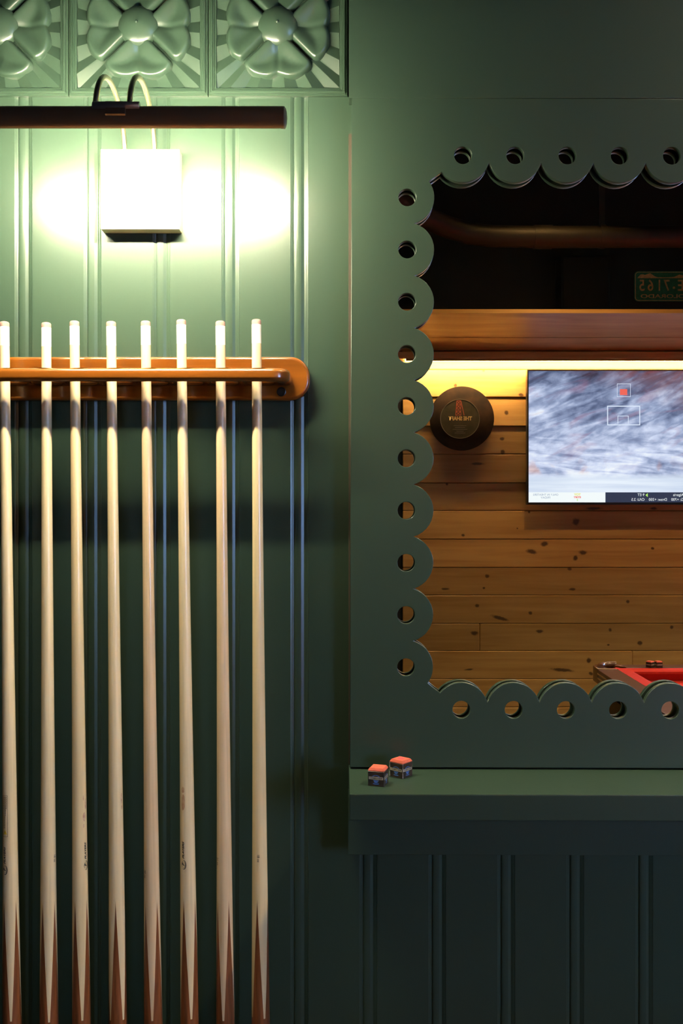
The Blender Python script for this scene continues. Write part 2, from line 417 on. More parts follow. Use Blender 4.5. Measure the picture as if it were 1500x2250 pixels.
# ================================================================ scalloped mirror
mirror_root = empty('wall_mirror', (P(1532, 952, FD).x, 0, P(1532, 952, FD).z), (0, R(0.17), 0))
tag(mirror_root, 'wall mirror in a dark green scalloped frame with a row of drilled holes', 'mirror')
SF = (D - FD) / D / PX
def fpx(x, y): return ((x - 1532) * SF, (952 - y) * SF)          # frame-local metres
p_ = 114.7; r_s = 59.45; r_h = 19.3; NC = 10; NR = 10
cx0, cy0 = 893.0, 435.5                       # first hole of the left column
rx0, ry0 = 1015.0, 342.5                      # first hole of the top row
cyl = [cy0 + p_ * i for i in range(NC)]; rxl = [rx0 + p_ * i for i in range(NR)]
cxr = 2 * 1532 - cx0; ryb = cyl[-1] + (cy0 - ry0)
rxc = (rxl[0] + rxl[-1]) / 2; shiftx = 1532 - rxc
cxr = rxl[-1] + (rx0 - cx0)
def arc(cx, cy, a0, a1, n=15):
    return [(cx + r_s * math.cos(a0 + (a1 - a0) * k / (n - 1)), cy + r_s * math.sin(a0 + (a1 - a0) * k / (n - 1))) for k in range(n)]
half_c = math.asin(p_ / 2 / r_s)              # cusp angle
a_col = math.atan2(-34.5, 47)                 # where the corner fillet meets the first column scallop
a_row = math.atan2(35, -45)
op = []
for i in range(NR):                           # top row, left to right (scallops hang down; y grows downwards)
    a0 = math.atan2(35, -45) if i == 0 else math.pi / 2 + half_c
    a1 = math.atan2(35, 45) if i == NR - 1 else math.pi / 2 - half_c
    op += arc(rxl[i], ry0, a0, a1)
for i in range(NC):                           # right column, downwards
    a0 = math.pi - math.atan2(-34.5, 47) if i == 0 else math.pi + half_c
    a1 = math.pi - math.atan2(34.5, 47) if i == NC - 1 else math.pi - half_c
    op += arc(cxr, cyl[i], a0, a1)
for i in range(NR)[::-1]:                     # bottom row, right to left
    a0 = math.atan2(-35, 45) if i == NR - 1 else -math.pi / 2 + half_c
    a1 = math.atan2(-35, -45) if i == 0 else -math.pi / 2 - half_c
    op += arc(rxl[i], ryb, a0, a1)
for i in range(NC)[::-1]:                     # left column, upwards
    a0 = math.atan2(34.5, 47) if i == NC - 1 else half_c
    a1 = math.atan2(-34.5, 47) if i == 0 else -half_c
    op += arc(cx0, cyl[i], a0, a1)
clean = [op[0]]
for q in op[1:]:
    if math.hypot(q[0] - clean[-1][0], q[1] - clean[-1][1]) > 0.8: clean.append(q)
xr_out = cxr + (cx0 - 770.5)
outer = [(770.5, 217.5), (xr_out, 217.5), (xr_out, 1688), (770.5, 1688)]
loops = [[fpx(*q) for q in outer], [fpx(*q) for q in clean]]
centres = [(x, ry0) for x in rxl] + [(x, ryb) for x in rxl] + [(cx0, y) for y in cyl] + [(cxr, y) for y in cyl]
for (x, y) in centres: loops.append([fpx(*q) for q in circle(x, y, r_h, 32)])
BACK = 0.0158
me = curve_plate(loops, (FD - BACK) / 2, 0.0005, 1); me.transform(FACE_CAM)
add('scalloped_frame', me, GREEN_FRAME, mirror_root, loc=(0, -(FD + BACK) / 2, 0))
gl = MB().box(((800 - 1532) * SF, -MIR, (952 - 1650) * SF), ((xr_out - 30 - 1532) * SF, -0.004, (952 - 250) * SF))
gl.build('mirror_glass', MIRRORM, mirror_root)
# spacer rim that carries the frame panel, behind its outer edge
sp = MB()
ex0, ex1, ez0, ez1 = (772 - 1532) * SF, (xr_out - 2 - 1532) * SF, (952 - 1687) * SF, (952 - 219) * SF
for lo, hi in (((ex0, ez0), (ex0 + .017, ez1)), ((ex1 - .017, ez0), (ex1, ez1)), ((ex0 + .017, ez0), (ex1 - .017, ez0 + .02)), ((ex0 + .017, ez1 - .017), (ex1 - .017, ez1))):
    sp.box((lo[0], -BACK, lo[1]), (hi[0], -0.0025, hi[1]))
sp.build('spacer', RAW, mirror_root)

# ================================================================ shelf under the mirror
DS = 0.143
ztop = P(0, 1690, FD).z; zbot = P(0, 1803, DS).z; xs0 = P(766, 0, FD).x; xs1 = P(2300, 0, FD).x
shelf = empty('wall_shelf', (xs0, 0, ztop), (0, R(0.16), 0))
tag(shelf, 'narrow dark green ledge shelf under the scalloped mirror', 'shelf')
MB().box((0, -DS, zbot - ztop), (xs1 - xs0, -0.001, 0), 0.0014, 2).build('shelf_board', GREEN_FRAME, shelf)
za0 = P(0, 1880, .045).z
MB().box((-0.0005, -0.042, za0 - ztop), (xs1 - xs0, -0.001, zbot - ztop - .0002), 0.001, 2).build('apron', GREEN_FRAME, shelf)

# ================================================================ picture light
DL = 0.186
lc = P(0, 259, DL); xm = -0.2795
lamp = empty('picture_light', (xm, 0, P(0, 503, .02).z))
tag(lamp, 'bronze tube picture light on two bent arms above the cue rack', 'wall lamp')
def lp(x, d, z): return (x - xm, -d, z - lamp.location.z)
zL = lc.z; RT = 0.0136; HL = 0.2084
# slotted tube: open arc turned to the wall and downwards
S0, S1 = R(-94), R(41)           # opening, measured from horizontal-to-wall, up positive
def tube_arc(ro, ri, x0, x1, n=40):
    a0, a1 = S1, S0 + 2 * math.pi
    o = [(ro * math.cos(a0 + (a1 - a0) * k / n), ro * math.sin(a0 + (a1 - a0) * k / n)) for k in range(n + 1)]
    i_ = [(ri * math.cos(a0 + (a1 - a0) * k / n), ri * math.sin(a0 + (a1 - a0) * k / n)) for k in range(n + 1)]
    m_ = MB(); vs = []; fs = []; N_ = n + 1
    for x in (x0, x1):
        for (a, b) in o: vs.append((x, a, b))
        for (a, b) in i_: vs.append((x, a, b))
    for k in range(n):
        fs += [[k, k + 1, 2 * N_ + k + 1, 2 * N_ + k], [N_ + k, 3 * N_ + k, 3 * N_ + k + 1, N_ + k + 1],
               [k, N_ + k, N_ + k + 1, k + 1], [2 * N_ + k, 2 * N_ + k + 1, 3 * N_ + k + 1, 3 * N_ + k]]
    for k in (0, n): fs.append([k, 2 * N_ + k, 3 * N_ + k, N_ + k])
    return m_.poly(vs, fs)
tc_ = lp(xm, DL, zL)
tube_arc(RT, RT - .0014, -HL, HL).build('tube_housing', BRONZE, lamp, loc=tc_, smooth=50)
for s_ in (-1, 1):
    e = MB().lathe([(RT - .0002, 0), (RT - .0002, .0045), (RT - .0022, .0062), (RT - .007, .0074), (0, .0080)], 36, axis='x')
    e.build('end_cap', BRONZE2, lamp, loc=(tc_[0] + s_ * (HL - .0035), tc_[1], tc_[2]), rot=(0, 0, 0 if s_ > 0 else math.pi), smooth=40)
LEDM = emission('led_warm_white', (1.0, 0.91, 0.64), LED_PICTURE)
am = (S0 + S1) / 2; led = MB(); n_ = 16; rd = .0046; vs = []
for x in (-.180, .180):
    vs += [(x, .0035 * math.cos(am) + rd * math.cos(am + math.pi * (k / n_ - .5)), .0035 * math.sin(am) + rd * math.sin(am + math.pi * (k / n_ - .5))) for k in range(n_ + 1)]
led.poly(vs, [[k, k + 1, n_ + 2 + k, n_ + 1 + k] for k in range(n_)] + [list(range(n_ + 1)), list(range(n_ + 1, 2 * n_ + 2)), [0, n_, 2 * n_ + 1, n_ + 1]])
led.build('led_diffuser', LEDM, lamp, loc=tc_, smooth=40)
# knuckle bar and tab
bz = P(0, 234, DL + .008).z
bar = MB().lathe([(0, -.0287), (.0054, -.0287), (.0058, -.0282), (.0058, .0282), (.0054, .0287), (0, .0287)], 28, axis='x')
bx = P(255.5, 0, DL + .008).x
bar.build('knuckle_bar', BRONZE2, lamp, loc=lp(bx, DL + .008, bz), smooth=40)
MB().lathe([(.0061, -.0125), (.0061, .0125)], 28, axis='x').build('knuckle_sleeve', BRONZE2, lamp, loc=lp(bx, DL + .008, bz), smooth=40)
MB().box((-.0122, -.0015, -.0125), (.0122, .003, 0), .0005).build('clamp_tab', BRONZE, lamp, loc=lp(bx, DL + .0105, bz - .001), rot=(R(-22), 0, 0))
# bent arms
ztop_box = P(0, 328, .0125).z; zap = P(0, 194, .085).z
for X in (-0.3030, -0.2612):
    pts = []
    n_ = 8
    zs0 = zap - .075
    pts.append(lp(X, .0125, ztop_box - .004))
    for k in range(n_): pts.append(lp(X, .0125 + .004 * k / n_, ztop_box + (zs0 - ztop_box) * (k + 1) / n_))
    for k in range(1, 19):
        a = math.pi - math.pi * k / 20 * 1.02
        pts.append(lp(X, .0165 + .0845 + .0845 * math.cos(a), zs0 + .075 * math.sin(a)))
    pts.append(lp(X, DL - .002, bz + .004))
    MB().tube(pts, .0036, 14).build('arm', BRASS, lamp, smooth=60)
b0 = P(221, 503.5, .023); b1 = P(394, 328, .023)
MB().box(lp(b0.x, .023, b0.z), lp(b1.x, .0004, b1.z), .0008, 2).build('wall_box', BOXM, lamp)

# ================================================================ cue rack
PD = 0.020
rack = empty('cue_rack', (P(300, 0, PD).x, 0, P(0, 880, PD).z))
tag(rack, 'orange stained wooden cue rack with rounded ends and a pierced rail', 'cue rack')
def rl(v): return (v[0] - rack.location.x, v[1], v[2] - rack.location.z)
xR = P(680.5, 0, PD).x; xLr = P(-128, 0, PD).x; z0 = P(0, 879.5, PD).z; z1 = P(0, 783.5, PD).z
rr = (z1 - z0) * 0.47; flat = (z1 - z0) / 2 - rr
cz = (z0 + z1) / 2; cxm = (xR + xLr) / 2
lo_ = []
for sx, xe, angs in ((1, xR, (-90, 90)), (-1, xLr, (90, 270))):
    for k in range(25):
        a = R(angs[0] + (angs[1] - angs[0]) * k / 24)
        zz = rr * math.sin(a) + (flat if math.sin(a) > 0 else -flat)
        lo_.append((xe - sx * rr * 0.93 + rr * 0.93 * math.cos(a) - cxm, zz))
me = curve_plate([lo_], PD / 2, .0045, 4); me.transform(FACE_CAM)
add('back_plate', me, RACKW, rack, loc=rl((cxm, -PD / 2 - .0004, cz)), smooth=50)
# pierced rail projecting from the plate (outline in plan: x, depth)
zr1 = P(0, 808, .076).z; zr0 = P(0, 837.5, .076).z
xr = P(640, 0, .03).x; xl = P(-88, 0, .03).x
dpt = 0.079 - PD; cr = 0.024
pl = [(xl, 0), (xr, 0)]
for k in range(11):
    a = R(0 + 90 * k / 10); pl.append((xr - cr + cr * math.cos(a), dpt - cr + cr * math.sin(a)))
for k in range(11):
    a = R(90 + 90 * k / 10); pl.append((xl + cr + cr * math.cos(a), dpt - cr + cr * math.sin(a)))
hol = []
hx = [P(-49.5 + 77.6 * k, 0, .05).x for k in range(9)]
for x in hx: hol.append([(q[0] - cxm, q[1]) for q in circle(x, 0.0305, .0195, 32)])
me = curve_plate([[(x - cxm, y) for x, y in pl]] + hol, (zr1 - zr0) / 2, .0062, 5)
me.transform(Matrix.Scale(-1, 4, (0, 1, 0))); me.flip_normals()
add('pierced_rail', me, RACKW, rack, loc=rl((cxm, -PD + .001, (zr0 + zr1) / 2)), smooth=50)
sw = P(618, 861, PD)
for x in (sw.x, P(-62, 0, PD).x):
    s_ = MB().lathe([(.0062, .0004), (.0066, -.0008), (.0052, -.0014), (.0044, -.0004), (0, -.0002)], 24, axis='y')
    so = s_.build('screw', SCREW, rack, loc=rl((x, -PD - .0004, sw.z)), smooth=40)
    MB().box((-.0032, -.0009, -.0005), (.0032, 0, .0005)).box((-.0005, -.0009, -.0032), (.0005, 0, .0032)).build('cross_slot', RUB, so)

# ================================================================ cues
CL = 1.47
RAD = [(0, 6.45), (.10, 6.75), (.155, 6.95), (.25, 7.25), (.36, 7.75), (.46, 8.3), (.57, 9.0), (.68, 9.8), (.78, 10.7), (.88, 11.7), (.95, 12.45), (1.15, 13.8), (1.47, 14.9)]
def rad(s):
    for (a, ra), (b, rb) in zip(RAD, RAD[1:]):
        if s <= b: return (ra + (rb - ra) * (s - a) / (b - a)) / 1000
    return RAD[-1][1] / 1000
NS = 64
def cue_surface(s_of, ts, r_off=0.0):
    """surface of revolution, rows at s_of(t, k); local z = CL - s"""
    m_ = MB(); rows = []
    for t in ts:
        row = []
        for k in range(NS):
            s_ = s_of(t, k); r = rad(s_) + r_off; a = 2 * math.pi * k / NS
            row.append(m_.bm.verts.new((r * math.sin(a), -r * math.cos(a), CL - s_)))
        rows.append(row)
    for a, b in zip(rows, rows[1:]):
        for k in range(NS): m_.bm.faces.new([a[k], a[(k + 1) % NS], b[(k + 1) % NS], b[k]])
    return m_
S_PEAK, S_VAL = 0.7875, 0.9485          # splice points: brown peak, maple tongue end
def bound(k):
    u = (k % 16) / 16.0; u = min(u, 1 - u) * 2          # 0 at the brown peak, 1 at the maple tongue
    return S_PEAK + (S_VAL - S_PEAK) * min(1.0, u / 0.875)
def wrap(me, s_mid, phi, r_off=0.00018, up=True, step=0.0007):
    """bend a flat print round the cue: local x runs along the cue (up or down), local y round it"""
    bm = bmesh.new(); bm.from_mesh(me)
    ys = [v.co.y for v in bm.verts]; y = min(ys) + step
    while y < max(ys):
        bmesh.ops.bisect_plane(bm, geom=bm.verts[:] + bm.edges[:] + bm.faces[:], plane_co=(0, y, 0), plane_no=(0, 1, 0), dist=1e-7); y += step
    for v in bm.verts:
        s_ = s_mid - v.co.x if up else s_mid + v.co.x
        r = rad(s_) + r_off; a = phi + (-v.co.y if up else v.co.y) / r
        v.co = Vector((r * math.sin(a), -r * math.cos(a), CL - s_))
    bm.normal_update()
    for f in bm.faces:
        c = f.calc_center_median()
        if f.normal.dot(Vector((c.x, c.y, 0))) < 0: f.normal_flip()
    bm.to_mesh(me); bm.free(); return me
shaft_ts = [k / 34 for k in range(35)]
S_F = 0.0335
def shaft_s(t, k):
    lim = bound(k); return S_F + (lim - S_F) * t
shaft_me = cue_surface(shaft_s, shaft_ts).mesh('shaft'); shade(shaft_me, 60)
butt_me = cue_surface(lambda t, k: bound(k) + (CL - .012 - bound(k)) * t, [0, .1, .25, .5, .75, 1]).mesh('butt'); shade(butt_me, 60); butt_me.materials.append(BUTT)
m_ = MB().lathe([(rad(S_F), CL - S_F), (rad(.012), CL - .0075)], 40); ferr_me = m_.mesh('ferrule'); shade(ferr_me, 60); ferr_me.materials.append(FERR)
m_ = MB().lathe([(rad(.0075) , CL - .0075), (rad(.005) , CL - .0022), (.0055, CL - .0009), (.0036, CL - .0002), (0, CL)], 40); tip_me = m_.mesh('tip'); shade(tip_me, 60); tip_me.materials.append(TIP)
m_ = MB().lathe([(rad(CL - .012), .012), (rad(CL), .004), (.011, 0), (0, 0)], 40); bump_me = m_.mesh('bumper'); shade(bump_me, 60); bump_me.materials.append(RUB)
m_ = MB().lathe([(rad(S_F) + .00004, CL - S_F - .0003), (rad(S_F) + .00004, CL - S_F + .0003)], 40); ring_me = m_.mesh('ring'); ring_me.materials.append(TANSTAIN)
def logo_parts():
    a = text_mesh('PLAYERS', .0041, 0, .4, 'LEFT', 'CENTER', 1.42, .00016)
    m2 = MB()
    # oval badge: two crescents round a P
    def cres(r0, r1, sx, a0, a1, ox):
        vs = []; fs = []; n = 20
        for k in range(n + 1):
            t = a0 + (a1 - a0) * k / n; w_ = math.sin(math.pi * k / n)
            vs += [(ox + sx * r0 * math.cos(t), r0 * .82 * math.sin(t), 0), (ox + sx * (r0 + (r1 - r0) * w_) * math.cos(t), (r0 + (r1 - r0) * w_) * .82 * math.sin(t), 0)]
        for k in range(n): fs.append([2 * k, 2 * k + 1, 2 * k + 3, 2 * k + 2])
        m2.poly(vs, fs)
    cres(.0042, .0054, 1.35, R(150), R(370), -.0078)
    cres(.0032, .0037, 1.3, R(-20), R(170), -.0078)
    cres(.0032, .0038, 1.3, R(170), R(340), -.0078)
    pm = text_mesh('P', .0052, 0, .3, 'CENTER', 'CENTER', 1.1, .00022); pm.transform(Matrix.Translation((-.0078, 0, 0)))
    m2.bm.from_mesh(pm); bm2 = m2.bm; bm2.from_mesh(a)
    return m2.mesh('logo', False)
CUES = [  # top px, bottom px, tip py, splice azimuth, maple, label detail
    (9.5, 26.5, 706.5, -33, 0, 'pale maple pool cue with a warning sticker, at the left edge of the rack'),
    (101.5, 107.5, 708.5, -28, 0, 'pool cue with wavy figured maple shaft, second from the left edge'),
    (163.5, 179.0, 705, -25, 1, 'pool cue with dark red scuffs beside its printed logo, third from left'),
    (244.0, 259.0, 706, 4, 0, 'plain maple pool cue with no visible print, fourth from left'),
    (319.8, 336.5, 705, -40, 2, 'pinkish maple pool cue marked 20 oz, fifth from left'),
    (398.0, 416.5, 702, -25, 0, 'pool cue with a brown oval smudge above its printed logo'),
    (484.0, 495.0, 705, 39, 2, 'pinkish maple pool cue marked 21 oz, second from right in the rack'),
    (563.2, 572.5, 701.5, -15.6, 1, 'pool cue marked 18 oz standing at the right end of the rack')]
def s_at(py): return (py - 704) / PX * 0.965
for i, (xt, xb, ty, az, mi, lab) in enumerate(CUES):
    A = P(xt, ty, .047); B = P(xb, 2235, .056)
    ax = (A - B).normalized(); base = A - ax * CL
    root = empty('pool_cue', base)
    q = Vector((0, 0, 1)).rotation_difference(ax); root.rotation_mode = 'QUATERNION'; root.rotation_quaternion = q
    tag(root, lab, 'pool cue', 'pool cues in the wall rack')
    sm = shaft_me.copy(); sm.materials.clear(); sm.materials.append(MAPLES[mi])
    shaft = add('shaft', sm, None, root, rot=(0, 0, R(az)))
    add('butt', butt_me, None, root, rot=(0, 0, R(az)))
    add('ferrule', ferr_me, None, root); add('tip', tip_me, None, root); add('bumper', bump_me, None, root)
    def pr(name, me, m_, s_, phi, up=True):
        o = add(name, wrap(me, s_, R(phi), up=up), m_, root); return o
    def az_of(pxx, py):      # azimuth on this cue for a photo pixel
        f = (py - ty) / (2235 - ty); c = xt + (xb - xt) * f; r = rad(s_at(py)) * PX / .962
        return math.degrees(math.asin(max(-.98, min(.98, (pxx - c) / r))))
    if i in (0, 2, 5):
        pxx, py = ((15.5, 1889), (190, 1883), (405, 1882))[i // 2 if i != 5 else 2]
        pr('logo_print', logo_parts(), INK, s_at(py), az_of(pxx, py))
    w8 = {1: ('18 oz', 121.5, 1877), 4: ('20 oz', 320.5, 1913), 6: ('21 oz', 479, 1886), 7: ('18 oz', 568.5, 1881)}.get(i)
    if w8:
        pr('weight_print', text_mesh(w8[0], .0047, 0, 0, 'CENTER', 'CENTER', 1.0, .00006), INK, s_at(w8[2]), az_of(w8[1], w8[2]), up=False)
    if i == 0:
        L_, W_ = .0555, .0078
        m2 = MB(); t_ = .00035
        for lo, hi in (((-L_ / 2, -W_ / 2), (L_ / 2, -W_ / 2 + t_)), ((-L_ / 2, W_ / 2 - t_), (L_ / 2, W_ / 2)), ((-L_ / 2, -W_ / 2), (-L_ / 2 + t_, W_ / 2)), ((L_ / 2 - t_, -W_ / 2), (L_ / 2, W_ / 2))):
            m2.poly([(lo[0], lo[1], 0), (hi[0], lo[1], 0), (hi[0], hi[1], 0), (lo[0], hi[1], 0)], [[0, 1, 2, 3]])
        pr('sticker_border', m2.mesh('b', False), INK, s_at(1785), az_of(16, 1785))
        m2 = MB()
        for (y, a, b) in ((.0021, -.026, -.009), (.0009, -.026, .0), (-.0005, -.026, .0165), (-.0018, -.026, .0165)):
            xk = a
            while xk < b:
                wl = random.uniform(.0012, .003)
                m2.poly([(xk, y - .00028, 0), (min(xk + wl, b), y - .00028, 0), (min(xk + wl, b), y + .00028, 0), (xk, y + .00028, 0)], [[0, 1, 2, 3]]); xk += wl + .0006
        pr('small_print', m2.mesh('b', False), INK, s_at(1785), az_of(16, 1785), up=False)
        m2 = MB().poly([(.0185, 0, 0), (.0245, -.0031, 0), (.0245, .0031, 0)], [[0, 1, 2]])
        pr('warning_triangle', m2.mesh('b', False), WARN, s_at(1785), az_of(16, 1785), up=False)
        m2 = MB().poly([(.0200, -.0003, 0), (.0232, -.0003, 0), (.0232, .0003, 0), (.0200, .0003, 0)], [[0, 1, 2, 3]])
        o = pr('exclamation_mark', m2.mesh('b', False), INK, s_at(1785), az_of(16, 1785), up=False); o.scale = (1.006, 1.006, 1)
    blots = {2: [(189, 1763, 2.2, 12, STAIN), (185.5, 1748, 1.2, 6, STAIN), (187, 1790, 3, 10, STAIN), (186.5, 1809, 1.6, 4, STAIN)], 3: [(268, 1750, 1.6, 12, STAIN), (268.5, 1768, 1.3, 6, STAIN)],
             5: [(404, 1733, 3.6, 7, TANSTAIN), (404.5, 1760, 4.4, 17, TANSTAIN)]}.get(i, [])
    for (bx_, by_, wx, wy, m3) in blots:
        n_ = 22; pts = []
        for k in range(n_):
            a = 2 * math.pi * k / n_; j = random.uniform(.78, 1.12)
            pts.append((wy / PX * .965 * math.copysign(abs(math.cos(a)) ** .7, math.cos(a)) * j, wx / PX * .965 * math.sin(a) * j, 0))
        pr('smudge', MB().poly(pts, [list(range(n_))]).mesh('b', False), m3, s_at(by_), az_of(bx_, by_))
# low rack that carries the butts, below the picture
foot_z = min((P(c[0], c[2], .047) - (P(c[0], c[2], .047) - P(c[1], 2235, .056)).normalized() * CL).z for c in CUES)
fb = empty('cue_stand', (P(300, 0, .05).x, 0, foot_z - .02)); tag(fb, 'orange stained wooden ledge that the cue butts stand on', 'cue rack')
MB().box((-.33, -.105, -.002), (.23, -.0205, .0196), .004, 2).build('ledge', RACKW, fb)
MB().box((-.35, -.0195, -.03), (.25, -.0005, .05), .004, 2).build('back_plate', RACKW, fb)

# ================================================================ chalk cubes
CHALK = mat('red_chalk', (0.62, 0.115, 0.065), 0.85, noise=0.25, nscale=180)
CHALKD = mat('chalk_hollow', (0.50, 0.060, 0.085), 0.9)
WRAPM = mat('black_paper_wrap', (0.010, 0.010, 0.011), 0.4, noise=0.5, nscale=160, col2=(0.05, 0.03, 0.02))
BANDM = mat('silver_paper_band', (0.42, 0.38, 0.30), 0.4, noise=0.35, nscale=300)
BLUEP = mat('blue_print', (0.05, 0.12, 0.34), 0.45)
WORN = mat('worn_white_edge', (0.55, 0.50, 0.48), 0.7, noise=0.6, nscale=400, col2=(0.05, 0.05, 0.06))
def chalk(loc, rotz, hollow, label, group, detail=True, bright=False):
    root = empty('chalk_cube', loc, (0, 0, rotz)); tag(root, label, 'chalk', group)
    a = .0110; h0 = .0192
    MB().box((-a, -a, 0), (a, a, h0), .0003, 1).build('paper_wrapper', WRAPM, root)
    c = MB(); b_ = a - .0003; t = a - .0022; z2 = .0235
    lv = [(b_, h0 + .0001), (b_ + .0002, h0 + .0012), (t + .0006, z2 - .0006), (t, z2)]
    vs = []; fs = []
    for r, z in lv: vs += [(-r, -r, z), (r, -r, z), (r, r, z), (-r, r, z)]
    for k in range(3):
        for j in range(4): fs.append([4 * k + j, 4 * k + (j + 1) % 4, 4 * k + 4 + (j + 1) % 4, 4 * k + 4 + j])
    fs.append([3, 2, 1, 0]); fs.append([12, 13, 14, 15])
    c.poly(vs, fs).build('chalk_block', CHALK, root)
    if hollow:
        MB().lathe([(.0048, z2 + .0001), (.0040, z2 - .00005 + .0001), (0, z2 + .00005)], 24).build('worn_hollow', CHALKD, root)
    for k in range(4):
        f = empty('print_face', (0, 0, 0)) if False else None
        rz = k * math.pi / 2
        bd = MB().box((-.0097, -a - .00012, .0088), (.0097, -a + .0002, .0122)).build('paper_band', BANDM, root, rot=(0, 0, rz))
        if detail:
            tm = text_mesh('CHAMPIONSHIP', .0026, 0, 0, 'CENTER', 'CENTER', .92, .00006); tm.transform(Matrix.Translation((0, -a - .0002, .0105)) @ FACE_CAM)
            add('lettering', tm, INK, bd)
            m2 = MB(); n = 14
            def arcband(r0, r1, a0, a1, cz_):
                vs = []; fs = []
                for j in range(n + 1):
                    u = a0 + (a1 - a0) * j / n
                    vs += [(r0 * math.cos(u), -a - .00015, cz_ + r0 * .7 * math.sin(u)), (r1 * math.cos(u), -a - .00015, cz_ + r1 * .7 * math.sin(u))]
                for j in range(n): fs.append([2 * j, 2 * j + 1, 2 * j + 3, 2 * j + 2])
                m2.poly(vs, fs)
            arcband(.0048, .0060, R(20), R(160), .0105)
            arcband(.0058, .0074, R(235), R(305), .0075)
            m2.poly([(-.004, -a - .00015, .0082), (.004, -a - .00015, .0082), (.0015, -a - .00015, .0042), (-.0015, -a - .00015, .0042)], [[0, 1, 2, 3]])
            m2.build('blue_emblem', BLUEP, root, rot=(0, 0, rz))
            if bright:
                e_ = MB()
                e_.poly([(-a, -a - .0001, .0003), (-a + .0012, -a - .0001, .0003), (-a + .0006, -a - .0001, .008), (-a + .0010, -a - .0001, h0), (-a, -a - .0001, h0)], [[0, 1, 2, 3, 4]])
                e_.build('worn_edge', WORN, root, rot=(0, 0, rz))
    return root
zsh = ztop + .0001
def on_shelf(x, d): return (x, -d, zsh - math.tan(R(.16)) * (x - xs0))
chalk(on_shelf(P(830.5, 0, .098).x, .098), R(-17), False, 'red topped chalk cube nearest the front left end of the green shelf', 'chalk cubes on the green shelf')
chalk(on_shelf(P(880.5, 0, .058).x, .058), R(-40), True, 'chalk cube with a worn hollow in its red top, nearer the mirror frame', 'chalk cubes on the green shelf', bright=True)

# ================================================================ cove light bar on the plank wall
COVE = emission('warm_cove_led', (1.0, 0.66, 0.30), LED_COVE)
zc0, zc1 = M(0, 811, LW - .02).z, M(0, 788, LW - .02).z
led_bar = empty('led_bar', (XPW + .01, YW + .002, zc0)); tag(led_bar, 'warm white led light bar glowing under the pine lip, seen in the mirror', 'light')
LX = XR - XPW - .03
MB().box((0, .072, zlip0 - zc0 - .0100), (LX, .091, zlip0 - zc0 - .0003), .001, 1).build('channel', PINE2, led_bar)
dm = MB(); nseg = 30
prf = [(.056, zlip0 - zc0 - .0003), (.056, zlip0 - zc0 - .008), (.0718, zlip0 - zc0 - .008), (.0718, zlip0 - zc0 - .0003)]
dm.poly([(LX * k / nseg, a, b) for k in range(nseg + 1) for a, b in prf], [[4 * k + j, 4 * k + (j + 1) % 4, 4 * k + 4 + (j + 1) % 4, 4 * k + 4 + j] for k in range(nseg) for j in range(4)] + [[0, 1, 2, 3], [4 * nseg + j for j in range(4)]])
dm.build('diffuser', COVE, led_bar)

# ================================================================ television
LT = LW - .062
t0 = M(1158, 812.5, LT); t1 = M(0, 1109, LT)
TW, TH = 1.115, t0.z - t1.z
YT = t0.y
tvc = Vector((t0.x + TW / 2, YT, (t0.z + t1.z) / 2))
tv = empty('television', tvc); tag(tv, 'wall mounted television showing a blurred basketball game, seen in the mirror', 'television')
PLAST = mat('tv_plastic', (0.012, 0.012, 0.014), 0.35)
MB().box((-TW / 2, -.040, -TH / 2), (TW / 2, -.002, TH / 2), .002, 2).build('casing', PLAST, tv)
MB().box((-.2, -.061, -.15), (.2, -.040, .15)).build('wall_mount', PLAST, tv)
bz_ = .006
bez = MB()
bez.box((-TW / 2, -.002, -TH / 2), (-TW / 2 + bz_, .0015, TH / 2)).box((TW / 2 - bz_, -.002, -TH / 2), (TW / 2, .0015, TH / 2)).box((-TW / 2 + bz_, -.002, TH / 2 - bz_), (TW / 2 - bz_, .0015, TH / 2)).box((-TW / 2 + bz_, -.002, -TH / 2), (TW / 2 - bz_, .0015, -TH / 2 + .011))
bez.build('bezel', PLAST, tv)
